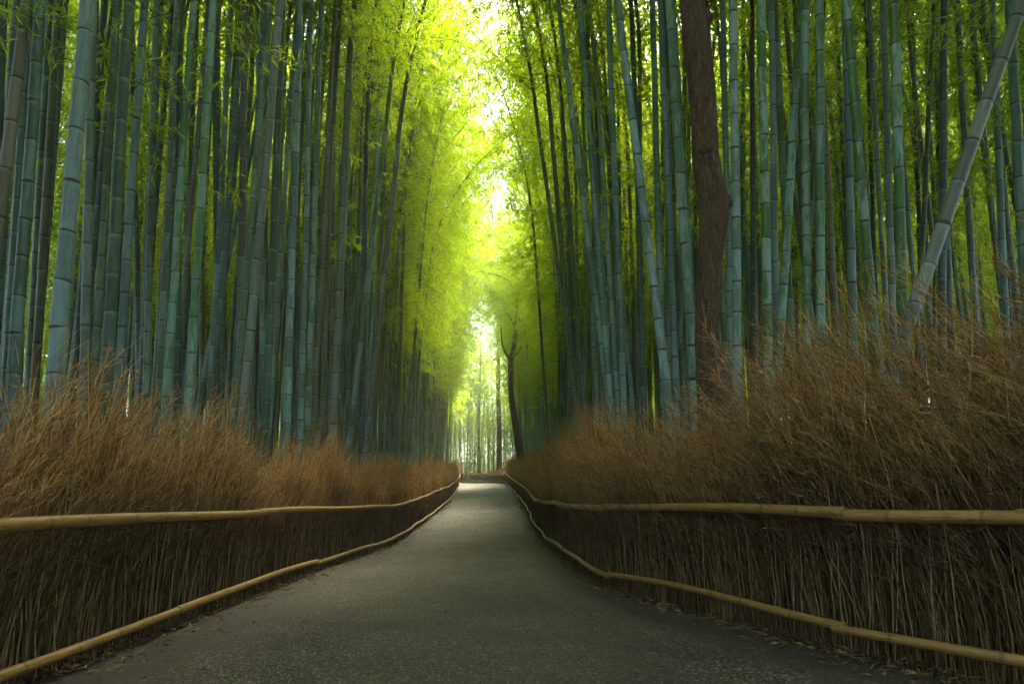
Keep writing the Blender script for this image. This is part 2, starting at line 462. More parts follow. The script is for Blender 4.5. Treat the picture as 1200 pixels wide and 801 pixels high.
def path_mesh():
    # left edge and right edge sampled together, then the bend to the left behind the crest
    nA = 240
    yl = np.concatenate([np.linspace(-4, 12, 90), np.linspace(12.2, 58, 120)])
    lx = np.where(yl < 3.2, -2.44, fence_x(-1, yl)) + .10
    rx = np.interp(yl, np.concatenate([[-4, 1.7], RL.P[1:, 1]]), np.concatenate([[4.4, 3.6], RL.P[1:, 0]])) - .10
    Lp = np.stack([lx, yl], -1); Rp = np.stack([rx, yl], -1)
    bl = np.array([[-4.55, 59.3], [-5.3, 61.2], [-6.6, 62.7], [-9, 63.9], [-14, 64.2]])
    br = np.array([[-.75, 61.5], [-.95, 63.5], [-1.6, 65.2], [-4.4, 67.4], [-14, 68.4]])
    Lp = np.concatenate([Lp, bl]); Rp = np.concatenate([Rp, br])
    n = 25
    t = np.linspace(0, 1, n)
    P = Lp[:, None, :] * (1 - t)[None, :, None] + Rp[:, None, :] * t[None, :, None]
    Z = gz(P[..., 1]) + .012 * np.sin(t * math.pi)[None, :] * 2 + .004 + .006 * np.sin(P[..., 1] * 1.9 + P[..., 0] * 1.3)
    V = np.concatenate([P, Z[..., None]], -1).reshape(-1, 3)
    k = len(Lp)
    i, j = np.meshgrid(np.arange(k - 1), np.arange(n - 1), indexing='ij')
    q = np.stack([i * n + j, i * n + j + 1, (i + 1) * n + j + 1, (i + 1) * n + j], -1)
    vv = np.arange(k) * .1
    uv = np.stack([np.stack([t[j], vv[i]], -1), np.stack([t[j + 1], vv[i]], -1), np.stack([t[j + 1], vv[i + 1]], -1), np.stack([t[j], vv[i + 1]], -1)], 2)
    mb = MB(); mb.add(V, q, uv.reshape(-1, 2)); return mb.mesh('path', M['path'])
tag(add('path', path_mesh()), 'grey asphalt footpath rising between the two brush fences', kind='structure')

# ------------------------------------------------------------------ bamboo
STD_H = 16.0
def axis_pt(z, droop, H=STD_H):
    """centre line of a culm: straight below, arching over at the top"""
    t = np.asarray(z, float) / H
    u = np.clip((t - .54) / .46, 0, None)
    x = droop * u ** 1.9
    return np.stack([x, 0 * t, z - .16 * droop * u ** 3], -1)

def culm_radius(z, r0, H=STD_H):
    t = z / H
    return r0 * np.where(t < .5, 1 - .30 * t, .85 - 1.5 * (t - .5)) + .002

def culm_build(mb, r0, droop, n, seed, inter=.30, H=STD_H, ridge=True, mat=0, crook=.003, rough_rings=True):
    g = np.random.default_rng(seed)
    z, v, rad = [], [], []
    nodes = []
    z0, i = -.15, 0
    while z0 < H - .3:
        L = inter * (1 + .55 * math.sin(min(z0 / H, .6) / .6 * math.pi * .62)) * g.uniform(.92, 1.08)
        if z0 > H * .7: L *= 1.25
        nodes.append(z0)
        if rough_rings:
            seq = ((.0, .97 if ridge else 1.0, .0), (.010, 1.055 if ridge else .99, .03), (.028, .99, .06), (.5 * L, .972, .5), (L - .030, .985, .93), (L - .012, 1.035 if ridge else 1.0, .97))
        else:
            seq = ((.0, 1.05, .0), (.035, .98, .08), (L - .035, .98, .93))
        for dz, k, fv in seq:
            z.append(z0 + dz); v.append(i + fv + 1e-4); rad.append(k)
        z0 += L; i += 1
    z = np.array(z); rad = np.array(rad) * culm_radius(np.clip(z, 0, None), r0, H)
    P = axis_pt(z, droop, H)
    ii = np.floor(np.array(v)).astype(int)
    off = g.normal(0, crook, (ii.max() + 2, 2)).cumsum(0) * .8
    P[:, :2] += off[ii]
    tube(mb, P, rad, n, v, cap=True, mat=mat)
    return nodes, off

def crown_build(mb, droop, seed, t0=.40, leafmat=0, twigmat=1, H=STD_H, dens=1.0):
    g = np.random.default_rng(seed)
    nn = 27
    tt = np.linspace(t0, .985, nn) + g.uniform(-.008, .008, nn)
    B0, DIR, LEN = [], [], []
    az = g.uniform(0, 6.28)
    for k, t in enumerate(tt):
        p = axis_pt(t * H, droop)
        for b in range(2):
            az += 2.2 + g.uniform(-.6, .6)
            f = (t - t0) / (1 - t0)
            L = (1.05 + 1.25 * math.sin(math.pi * min(f * .85 + .16, 1.0))) * g.uniform(.65, 1.15)
            el = R(g.uniform(18, 52))
            B0.append(p); LEN.append(L)
            DIR.append((math.cos(az) * math.cos(el), math.sin(az) * math.cos(el), math.sin(el)))
    B0 = np.array(B0); DIR = np.array(DIR); LEN = np.array(LEN)
    s = np.linspace(0, 1, 6)
    def bp(i, s):
        s = np.asarray(s)[..., None]
        q = B0[i][..., None, :] if np.ndim(i) and s.ndim > 2 else B0[i]
        return None
    # branches
    P = B0[:, None, :] + DIR[:, None, :] * (LEN[:, None] * s[None])[..., None]
    P[..., 2] -= .62 * LEN[:, None] * s[None] ** 2.2
    rad = (.008 * (1 - .8 * s))[None] * np.ones((len(B0), 1))
    tubes(mb, P, rad, 3, twigmat)
    # twigs
    nt_ = int(round(6 * dens))
    st = g.uniform(.18, 1.0, (len(B0), nt_))
    T0 = B0[:, None, :] + DIR[:, None, :] * (LEN[:, None] * st)[..., None]
    T0[..., 2] -= .62 * LEN[:, None] * st ** 2.2
    T0 = T0.reshape(-1, 3)
    out = np.repeat(DIR, nt_, 0)
    td = unit(out * .8 + g.normal(0, .75, (len(T0), 3)) + np.array([0, 0, -.15]))
    tl = g.uniform(.22, .52, len(T0))
    # leaves: fans along each twig
    nl = 10
    k = np.tile(np.linspace(.15, 1.0, nl), (len(T0), 1))
    base = (T0[:, None, :] + td[:, None, :] * (tl[:, None] * k)[..., None])
    base[..., 2] -= .25 * tl[:, None] * k ** 2
    base = base.reshape(-1, 3)
    ld = np.repeat(td, nl, 0) * .7 + g.normal(0, .62, (len(base), 3)) + np.array([0, 0, -.42])
    ln = g.uniform(.10, .18, len(base)); lw = ln * g.uniform(.15, .21, len(base))
    nrm = unit(g.normal(0, .6, (len(base), 3)) + np.array([0, 0, 1.0]))
    leaves(mb, base, ld, ln, lw, nrm, leafmat)

DROOPS = [0.9, 1.5, 2.3, 3.1, 4.2]
CROWNS = []
for k, dr in enumerate(DROOPS):
    mb = MB(); crown_build(mb, dr, 100 + k, t0=.34 + .03 * k, dens=1.5); CROWNS.append(mb.mesh('bamboo_crown_%d' % k, [M['leaf'], M['twig']], smooth=False))
CROWNS_HIGH = []
for k, dr in enumerate(DROOPS):
    mb = MB(); crown_build(mb, dr, 140 + k, t0=.56, dens=.84); CROWNS_HIGH.append(mb.mesh('bamboo_crown_high_%d' % k, [M['leaf'], M['twig']], smooth=False))
CULMS = []       # shared mid-distance culms, nominal radius 0.055
for k, dr in enumerate(DROOPS):
    row = []
    for q in range(3):
        mb = MB(); culm_build(mb, .037 + .005 * q, dr, 9, 300 + k * 7 + q); row.append(mb.mesh('bamboo_culm_mesh', M['culm']))
    CULMS.append(row)

def ring_mesh():
    mb = MB()
    zz = np.array([-.010, -.006, -.003, .000, .003, .006, .011])
    rr = np.array([.99, 1.022, 1.026, 1.004, 1.035, 1.03, .985])
    tube(mb, np.stack([0 * zz, 0 * zz, zz], -1), rr, 16, cap=False)
    return mb.mesh('node_ring', M['ring_dark'])
RING = ring_mesh()

PAL = {   # base colour, amount of wax bloom
    'blue':  ((.095, .165, .160), .35), 'pale':  ((.100, .180, .140), .75), 'teal':  ((.060, .125, .095), .35),
    'green': ((.055, .130, .045), .50), 'vgreen': ((.062, .150, .036), .75), 'dgreen': ((.030, .065, .034), .10),
    'tan':   ((.165, .150, .105), .05), 'olive': ((.085, .098, .052), .10), 'grey': ((.105, .125, .105), .20), 'dark': ((.038, .066, .055), .10)}

def px_dir(x, y):
    """world direction of a pixel of the 1200 x 801 picture"""
    d = Vector(((x - 600.0) / FPX, 1.0, (400.5 + SHIFT_PX - y) / FPX))   # camera frame: right, forward, up
    c, s = math.cos(PITCH), math.sin(PITCH)
    return Vector((d.x, d.y * c - d.z * s, d.y * s + d.z * c))
def at_depth(x, y, Y):
    d = px_dir(x, y); return Vector((0, 0, CAM_H)) + d * (Y / d.y)

occupied = []
def orient(o, base, direc, droop_to):
    z = Vector(direc).normalized()
    x = Vector(droop_to); x = (x - z * x.dot(z)).normalized()
    y = z.cross(x)
    m = Matrix((x, y, z)).transposed().to_4x4(); m.translation = base
    o.matrix_world = m

n_hero_ring = 0
def hero(x430, x0, w, colour, label, group, droop=None, depth=None, tilt_back=0.0, height=None, crown=True):
    """a culm set by where it crosses two heights in its own plane of depth"""
    dia = float(np.clip(.108 + .0042 * (w - 9), .07, .175))
    Y = depth or FPX * dia / w
    side = -1 if x430 < 580 else 1
    while Y < 58:                      # step back until the foot stands behind the fence
        a = at_depth(x430, 430, Y); b = at_depth(x0, 0, Y)
        fx = a.x + (a.x - b.x) * a.z / (b.z - a.z)
        if side * (fx - float(fence_x(side, Y))) > .55: break
        Y += .25
    dia = min(dia * 1.25, max(dia, w * Y / FPX))
    a = at_depth(x430, 430, Y); b = at_depth(x0, 0, Y + tilt_back)
    d = (b - a).normalized()
    base = a - d * ((a.z - float(ground_z(a.x, Y))) / d.z)
    side = -1 if x430 < 580 else 1
    r0 = dia / 2 * .93 / math.sqrt(1 + ((x430 - 600) / FPX) ** 2)
    k = (int(rng.integers(0, len(DROOPS))) if w >= 12 else int(rng.integers(0, 2))) if droop is None else droop
    dr = DROOPS[k]
    root = empty('bamboo'); tag(root, label, 'bamboo', group)
    orient(root, base, d, (-side, .15 * rng.normal(), 0))
    mb = MB()
    big = w >= 11
    nodes, off = culm_build(mb, r0, dr, 20 if big else 12, int(rng.integers(1e6)), inter=rng.uniform(.27, .33) * (dia / .13) ** .35, ridge=not big, crook=.0035)
    c = add('culm', mb.mesh('bamboo_culm_mesh', M['culm']), root)
    base_c, wax = PAL[colour]
    jit = rng.uniform(.9, 1.1, 3)
    c.color = (base_c[0] * jit[0], base_c[1] * jit[1], base_c[2] * jit[2], wax)
    if big:
        for i, zn in enumerate(nodes):
            if zn < .9 or zn > (b.z + 1.0): continue
            r = add('node_ring', RING, c)
            p = axis_pt(zn, dr); rr = float(culm_radius(zn, r0))
            r.location = (p[0] + off[i][0], off[i][1], p[2]); r.scale = (rr, rr, 1.0)
            r.rotation_euler = (0, 0, rng.uniform(0, 6.28))
    if crown:
        add('crown', (CROWNS_HIGH if Y < 24 else CROWNS)[k], root)
    occupied.append((base.x, base.y))
    return root

GL, GR = 'bamboo culms of the left grove', 'bamboo culms of the right grove'
HL = [
 (-12, 7, 17, 'dark', 'dark blue bamboo cut by the left edge of the picture'),
 (-24, 33, 20, 'tan', 'tan grey bamboo leaning across the top left corner'),
 (5, 38, 12, 'dark', 'slim dark bamboo squeezed between tan and green culms at far left'),
 (19, 52, 19, 'teal', 'thick green bamboo just right of the leaning tan culm at far left'),
 (41, 68, 13, 'olive', 'dull olive bamboo between the green and the big blue culms at left'),
 (66, 103, 24, 'blue', 'thickest pale blue bamboo standing at the left behind the fence'),
 (88, 121, 11, 'dark', 'dark bamboo close behind the thickest blue culm'),
 (96, 140, 11, 'dark', 'dark bamboo between the thick blue culm and the dark green culm'),
 (127, 154, 17, 'dgreen', 'dark green bamboo with pale rings beside a light blue culm'),
 (141, 171, 13, 'blue', 'light blue bamboo crossing in front of the dark green culm'),
 (166, 186, 9, 'dark', 'thin dark bamboo just right of the light blue and dark green pair'),
 (208, 211, 11, 'dgreen', 'straight dark green bamboo with fine pale rings, left middle of grove'),
 (213, 232, 8, 'teal', 'teal bamboo just right of the straight dark green culm'),
 (220, 257, 9, 'teal', 'bamboo leaning right, two culms past the straight dark green one'),
 (241, 332, 8, 'pale', 'pale bamboo slanting strongly right across the left grove'),
 (250, 286, 9, 'teal', 'teal bamboo crossed by the strongly slanting pale culm'),
 (254, 252, 9, 'dark', 'dark upright bamboo behind the foot of the slanting pale culm'),
 (288, 327, 12, 'grey', 'broad grey green bamboo leaning right near the middle of left grove'),
 (314, 332, 11, 'dgreen', 'dark green ringed bamboo between broad grey culm and two pale ones'),
 (338, 351, 10, 'pale', 'left one of two pale bamboos standing close together in left grove'),
 (354, 363, 8, 'pale', 'right one of two pale bamboos standing close together in left grove'),
 (362, 376, 8, 'green', 'bright green bamboo just right of the two pale culms'),
 (394, 413, 13, 'grey', 'wide grey bamboo in the middle of the left rank'),
 (425, 432, 7, 'dark', 'thin dark bamboo right of the wide grey culm of left rank'),
 (439, 484, 9, 'grey', 'grey bamboo leaning toward the path in the left rank'),
 (468, 482, 6, 'olive', 'thin olive bamboo before the bright foliage of left rank'),
 (486, 497, 6, 'pale', 'thin pale bamboo at the bright end of the left rank'),
 (484, 520, 4, 'tan', 'thin brownish bamboo bowed toward the path at left'),
]
HR = [
 (636, 606, 4, 'olive', 'very thin olive bamboo against the bright gap on the right side'),
 (668, 610, 6, 'olive', 'olive bamboo leaning left into the bright gap over the path'),
 (669, 634, 7, 'olive', 'second olive bamboo from the gap, leaning left over the path'),
 (681, 649, 6, 'olive', 'third olive bamboo from the gap, with narrower stem'),
 (708, 655, 8, 'pale', 'pale bamboo leaning left, brightest beside the yellow foliage at right'),
 (711, 680, 9, 'teal', 'teal bamboo just behind the pale leaning one, right of the path'),
 (706, 698, 6, 'dark', 'thin dark bamboo among the right rank near the path'),
 (723, 705, 6, 'olive', 'thin bamboo between the teal culms of the right rank'),
 (730, 713, 9, 'teal', 'upright teal bamboo left of the thin tan cane'),
 (747, 727, 5, 'tan', 'thin straw coloured cane leaning among green culms at right'),
 (752, 738, 8, 'dark', 'dark bamboo behind the thin straw coloured cane'),
 (777, 722, 12, 'pale', 'broad pale green bamboo leaning left, left of the tree trunk'),
 (776, 765, 9, 'teal', 'teal bamboo crossed by the broad pale leaning one'),
 (790, 774, 9, 'blue', 'slim pale blue bamboo second to the left of the tree trunk'),
 (811, 784, 13, 'pale', 'whitish bamboo right against the left side of the tree trunk'),
 (857, 846, 9, 'blue', 'blue bamboo half hidden by the right side of the tree trunk'),
 (866, 860, 13, 'pale', 'pale bamboo with green patches next right of the tree trunk'),
 (884, 884, 8, 'dark', 'dark bamboo between two pale culms right of the tree trunk'),
 (902, 892, 13, 'vgreen', 'bright green bamboo with white flakes, right of the tree trunk'),
 (910, 904, 10, 'blue', 'blue grey bamboo close behind the flaky bright green one'),
 (912, 941, 12, 'vgreen', 'bright green bamboo leaning right across its upright neighbours'),
 (947, 945, 13, 'green', 'left one of two straight green bamboos standing side by side'),
 (962, 961, 13, 'green', 'right one of two straight green bamboos standing side by side'),
 (984, 958, 9, 'tan', 'dead tan grey bamboo leaning left beside the two straight green ones'),
 (1001, 988, 12, 'blue', 'blue bamboo right of the dead tan culm'),
 (1028, 992, 14, 'vgreen', 'green bamboo with large white patches leaning left in right grove'),
 (1030, 1014, 7, 'dgreen', 'thin dark green bamboo behind the white patched leaning one'),
 (1048, 1034, 10, 'blue', 'slim blue bamboo touching the left side of the thickest green one'),
 (1061, 1049, 15, 'vgreen', 'thickest green bamboo with whitish bands in the right grove'),
 (1076, 1096, 8, 'olive', 'thin grey green bamboo behind the fallen slanting culm'),
 (1104, 1108, 12, 'dark', 'dark teal bamboo deep behind the fallen slanting culm'),
 (1145, 1123, 10, 'grey', 'purplish grey bamboo crossing the fallen slanting culm'),
 (1180, 1163, 11, 'blue', 'dim blue bamboo right of the fallen slanting culm'),
 (1209, 1185, 16, 'teal', 'teal bamboo at the right edge of the picture'),
]
for x4, x0, w, c_, lab in HL: hero(x4, x0, w, c_, lab, GL)
for x4, x0, w, c_, lab in HR: hero(x4, x0, w, c_, lab, GR)
hero(1046, 1197, 20, 'grey', 'grey bamboo fallen aslant to the right across the other culms', GR, depth=6.0, crown=False)

# ---- the other culms: scattered, then split into individuals that show and the thicket behind
def scatter():
    pts = []
    cell = {}
    def ok(x, y, dmin):
        cx, cy = int(math.floor(x)), int(math.floor(y))
        for i in (-1, 0, 1):
            for j in (-1, 0, 1):
                for (a, b) in cell.get((cx + i, cy + j), ()):
                    if (a - x) ** 2 + (b - y) ** 2 < dmin * dmin: return False
        return True
    def put(x, y): cell.setdefault((int(math.floor(x)), int(math.floor(y))), []).append((x, y))
    for x, y in occupied: put(x, y)
    for it in range(22000):
        y = rng.uniform(-16, 88); x = rng.uniform(-24, 24)
        if it < 9000:                       # the close-set rows next to the path
            y = rng.uniform(5, 58)
            sd = rng.choice((-1, 1)); x = float(fence_x(sd, y)) + sd * rng.uniform(.75, 4.2)
        if y > 3.5 and abs(x) > .80 * y + 3: continue
        if y <= 3.5:
            # the grove goes on behind the camera
            if abs(x) > 11 or (x > 0 and x < 4.3 + .1 * (3.5 - y)) or (x < 0 and x > -3.5) or rng.uniform() > .75: continue
            if ok(x, y, .6): put(x, y); pts.append((x, y))
            continue
        if y < 61 and not (x < fence_x(-1, y) - .75 or x > fence_x(1, y) + .75): continue
        if 58 <= y < 71 and -16 < x < .6: continue
        # near heroes stay in front: nothing between them and the lens
        if y < 7.0 and abs(x) < .90 * y: continue
        if x > 0 and 5.5 < y < 9.4 and x < .74 * y: continue
        edge = min(abs(x - fence_x(-1, y)), abs(x - fence_x(1, y)))
        if x > 0 and 24 < y < 47 and edge < 1.7: continue      # kept open round the crooked tree
        if x > 0 and 10.5 < y < 27 and edge < 2.3 and rng.uniform() < .72: continue
        dens = 1.0 if edge < 5 else (.5 if edge < 12 else .34)
        if y > 70: dens = .6
        if y < 34 and edge > (2.5 if x > 0 else 3.5): dens = 1.0
        if rng.uniform() > dens: continue
        if not ok(x, y, .56 if (edge > (2.5 if x > 0 else 3.5) and y < 30) else .66 if edge > 4.5 else (.42 if y < 22 else .58)): continue
        put(x, y); pts.append((x, y))
    return pts
PTS = sorted(scatter(), key=lambda p: p[1])
cover = np.zeros(1300, bool)
for hx4, hx0, w, *_ in HL + HR:
    xm = (hx4 + hx0) / 2
    if w >= 9: cover[max(0, int(xm - w / 2) + 50):max(0, int(xm + w / 2) + 50)] = True
indiv, thick = [], []
for (x, y) in PTS:
    dia = rng.uniform(.08, .11)
    if y < 3.6: thick.append((x, y, dia)); continue
    px = 600 + FPX * x / y; w = FPX * dia / y
    a, b = int(px - w / 2) + 50, max(int(px + w / 2) + 50, int(px - w / 2) + 51)
    vis = 0.0
    if 45 < a < 1255:
        seg = cover[a:b]; vis = 1 - seg.mean() if len(seg) else 0
        if y < 40: cover[a:b] = True
    rec = (x, y, dia)
    if vis > .3 and len(indiv) < 300 - len(HL) - len(HR) - 1 and y < 62: indiv.append(rec)
    else: thick.append(rec)

COLN = {'blue': 'blue grey', 'pale': 'pale', 'teal': 'teal green', 'green': 'green', 'dgreen': 'dark green', 'tan': 'dead tan', 'olive': 'olive', 'grey': 'grey green', 'dark': 'dark teal'}
shared = {}
for (x, y, dia) in indiv:
    side = -1 if x < (fence_x(-1, y) + fence_x(1, y)) / 2 else 1
    fx = fence_x(side, y); edge = abs(x - fx)
    k = int(rng.integers(0, 2)) if y < 22 else int(rng.integers(2, 5)) if edge < 3 else int(rng.integers(0, 4))
    colour = rng.choice(['blue', 'pale', 'teal', 'green', 'dgreen', 'olive', 'grey', 'dark', 'tan'], p=[.10, .14, .15, .14, .10, .12, .16, .05, .04] if (edge > 4 or y < 10) else [.12, .26, .12, .16, .0, .14, .17, .0, .03])
    zone = 'near end' if y < 14 else ('middle' if y < 28 else 'far end')
    row = 'first rows' if edge < 2.5 else 'deeper rows'
    lab = (COLN[colour], row, 'left' if side < 0 else 'right', zone)
    root = empty('bamboo'); tag(root, None, 'bamboo', GL if side < 0 else GR); shared.setdefault(lab, []).append((x / y, root))
    lean = (rng.normal(-side * .012 if edge < 3 else 0, .035), rng.normal(0, .03))
    d = Vector((lean[0], lean[1], 1))
    if edge < 4: dd = (-side, rng.normal(0, .5), 0)
    else: dd = (rng.normal(), rng.normal(), 0)
    s = rng.uniform(.92, 1.2)
    orient(root, Vector((x, y, float(ground_z(x, y)))), d, dd)
    c = add('culm', CULMS[k][int(rng.integers(0, 3))], root)
    f = dia / 2 / .055
    c.scale = (s, s, s)
    base_c, wax = PAL[colour]; jit = rng.uniform(1.0, 1.45) * rng.uniform(.86, 1.14, 3)
    c.color = (base_c[0] * jit[0], base_c[1] * jit[1], base_c[2] * jit[2], wax)
    cr = add('crown', (CROWNS_HIGH if y < 18 else CROWNS)[k], root); cr.scale = (s, s, s)

ORD = 'first second third fourth fifth sixth seventh eighth ninth tenth eleventh twelfth thirteenth fourteenth fifteenth sixteenth'.split()
for (cn, row, sd, zone), lst in shared.items():
    lst.sort(key=lambda e: e[0])
    for i, (_, root) in enumerate(lst):
        if len(lst) == 1: root['label'] = 'only %s bamboo in the %s of the %s grove, %s of fence' % (cn, row, sd, zone)
        else: root['label'] = '%s %s bamboo from left in %s of %s grove, %s of fence' % (ORD[min(i, 15)], cn, row, sd, zone)

# ---- the thicket behind: one mass, instanced on points
def thicket():
    src = bpy.data.collections.new('thicket_sources')
    for k, dr in enumerate(DROOPS):
        mb = MB()
        culm_build(mb, .044, dr, 7, 700 + k, mat=2, rough_rings=False)
        crown_build(mb, dr, 500 + k, t0=.34, dens=1.0)
        me = mb.mesh('thicket_bamboo_%d' % k, [M['leaf'], M['twig'], M['culm_far']], smooth=False)
        o = bpy.data.objects.new('thicket_source_a%d' % k, me); src.objects.link(o)
        mb = MB(); culm_build(mb, .042, dr, 7, 720 + k, rough_rings=False)
        o = bpy.data.objects.new('thicket_source_b%d' % k, mb.mesh('thicket_culm_%d' % k, M['culm_far'])); src.objects.link(o)
    me = bpy.data.meshes.new('bamboo_thicket')
    P = np.array([(x, y, float(ground_z(x, y))) for x, y, _ in thick])
    me.from_pydata(P.tolist(), [], [])
    n = len(P)
    def attr(name, typ, data, key='value'):
        a = me.attributes.new(name, typ, 'POINT'); a.data.foreach_set(key, np.asarray(data).ravel())
    rot = np.stack([rng.normal(0, .03, n), rng.normal(0, .03, n), rng.uniform(0, 6.28, n)], -1)
    for i, (x, y, _) in enumerate(thick):
        sd = -1 if x < (fence_x(-1, y) + fence_x(1, y)) / 2 else 1
        if abs(x - fence_x(sd, y)) < 3 and y < 60: rot[i, 2] = (math.pi if sd > 0 else 0) + rng.normal(0, .5)
    attr('rot', 'FLOAT_VECTOR', rot.astype(np.float32), 'vector')
    scl = rng.uniform(.9, 1.2, n)
    young = ((P[:, 1] > 70) & (rng.uniform(0, 1, n) < .6)) | ((np.abs(P[:, 0] + 1) > 12) & (rng.uniform(0, 1, n) < .4))
    scl[young] = rng.uniform(.38, .75, young.sum())
    attr('scl', 'FLOAT', scl.astype(np.float32))
    idx = rng.integers(0, len(DROOPS), n)
    edge_a = np.array([min(abs(x - fence_x(-1, y)), abs(x - fence_x(1, y))) for x, y, _ in thick])
    over = (edge_a < 2.6) & (P[:, 1] > 19) & (P[:, 1] < 58)
    idx[over] = rng.integers(2, 5, over.sum())
    bare = ~(over & (rng.uniform(0, 1, n) < .75)) & (rng.uniform(0, 1, n) < np.where(((P[:, 0] > 6) | (P[:, 0] < -7)) & (P[:, 1] < 36), .08, np.where(P[:, 1] < 24, .75, .35))) & (P[:, 1] > 4) & (P[:, 1] < 68) & ~young
    attr('idx', 'INT', (idx + len(DROOPS) * bare).astype(np.int32))
    o = add('bamboo_thicket', me)
    tag(o, 'dense thicket of countless bamboos filling the grove behind the front rows', 'bamboo thicket', kind='stuff')
    ng = bpy.data.node_groups.new('thicket', 'GeometryNodeTree')
    ng.interface.new_socket('Geometry', in_out='INPUT', socket_type='NodeSocketGeometry')
    ng.interface.new_socket('Geometry', in_out='OUTPUT', socket_type='NodeSocketGeometry')
    gi = ng.nodes.new('NodeGroupInput'); go = ng.nodes.new('NodeGroupOutput')
    ci = ng.nodes.new('GeometryNodeCollectionInfo'); ci.inputs['Collection'].default_value = src
    ci.inputs['Separate Children'].default_value = True; ci.inputs['Reset Children'].default_value = True
    ip = ng.nodes.new('GeometryNodeInstanceOnPoints'); ip.inputs['Pick Instance'].default_value = True
    def na(name, typ):
        a = ng.nodes.new('GeometryNodeInputNamedAttribute'); a.data_type = typ; a.inputs[0].default_value = name
        return [s for s in a.outputs if s.enabled][0]
    e2r = ng.nodes.new('FunctionNodeEulerToRotation')
    ng.links.new(na('rot', 'FLOAT_VECTOR'), e2r.inputs[0])
    ng.links.new(gi.outputs[0], ip.inputs['Points']); ng.links.new(ci.outputs[0], ip.inputs['Instance'])
    ng.links.new(na('idx', 'INT'), ip.inputs['Instance Index'])
    ng.links.new(e2r.outputs[0], ip.inputs['Rotation'])
    ng.links.new(na('scl', 'FLOAT'), ip.inputs['Scale'])
    ng.links.new(ip.outputs[0], go.inputs[0])
    md = o.modifiers.new('thicket', 'NODES'); md.node_group = ng
    return o
thicket()

# ---- dense evergreen undergrowth that closes the view deep in the grove
def undergrowth():
    g = np.random.default_rng(15); mb = MB()
    def mass(n, x, y, hmax):
        z = ground_z(x, y) + g.uniform(0, 1, n) ** .8 * hmax
        c = np.stack([x, y, z], -1)
        m = 26
        b = np.repeat(c, m, 0) + g.normal(0, 1, (n * m, 3)) * np.array([.55, .55, .40])
        k = len(b); ln = g.uniform(.13, .25, k)
        leaves(mb, b, g.normal(0, 1, (k, 3)) + np.array([0, 0, -.5]), ln, ln * g.uniform(.22, .4, k), unit(g.normal(0, .7, (k, 3)) + np.array([0, 0, 1])))
    n = 3400
    for sd in (-1, 1):
        y = g.uniform(2, 72, n); x = -1 + sd * (15 + np.abs(g.normal(0, 1, n)) * 5)
        lump = 2.2 + 4.2 * (.5 + .5 * np.sin(y * .45 + sd) * np.sin(y * .17 + 2)) * np.clip((np.abs(x) - 11) / 9, .25, 1.1)
        mass(n, x, y, lump)
    n = 1500
    mass(n, g.uniform(-26, 24, n), 79 + np.abs(g.normal(0, 7, n)), 7.0 * g.uniform(.3, 1, n))
    n = 2400
    mass(n, g.uniform(-15, 9, n), 72.5 + np.abs(g.normal(0, 4, n)), 10.0 * g.uniform(.25, 1, n))
    n = 700
    y = g.uniform(11, 26, n); mass(n, 1.5 + y * .62 + np.abs(g.normal(0, 2.5, n)), y, 3.6 * g.uniform(.3, 1, n))
    y = g.uniform(16, 44, 1900); mass(1900, 5 + y * .50 + np.abs(g.normal(0, 4, 1900)), y, 15.0 * g.uniform(.2, 1, 1900))
    y = g.uniform(16, 44, 1900); mass(1900, -6.5 - y * .48 - np.abs(g.normal(0, 4, 1900)), y, 14.0 * g.uniform(.2, 1, 1900))
    y = g.uniform(14, 26, n); mass(n, -1.5 - y * .66 - np.abs(g.normal(0, 2.5, n)), y, 2.6 * g.uniform(.3, 1, n))
    tag(add('undergrowth', mb.mesh('undergrowth', M['tree_leaf'], smooth=False)), 'evergreen undergrowth filling the back of the grove', 'undergrowth', kind='stuff')
undergrowth()

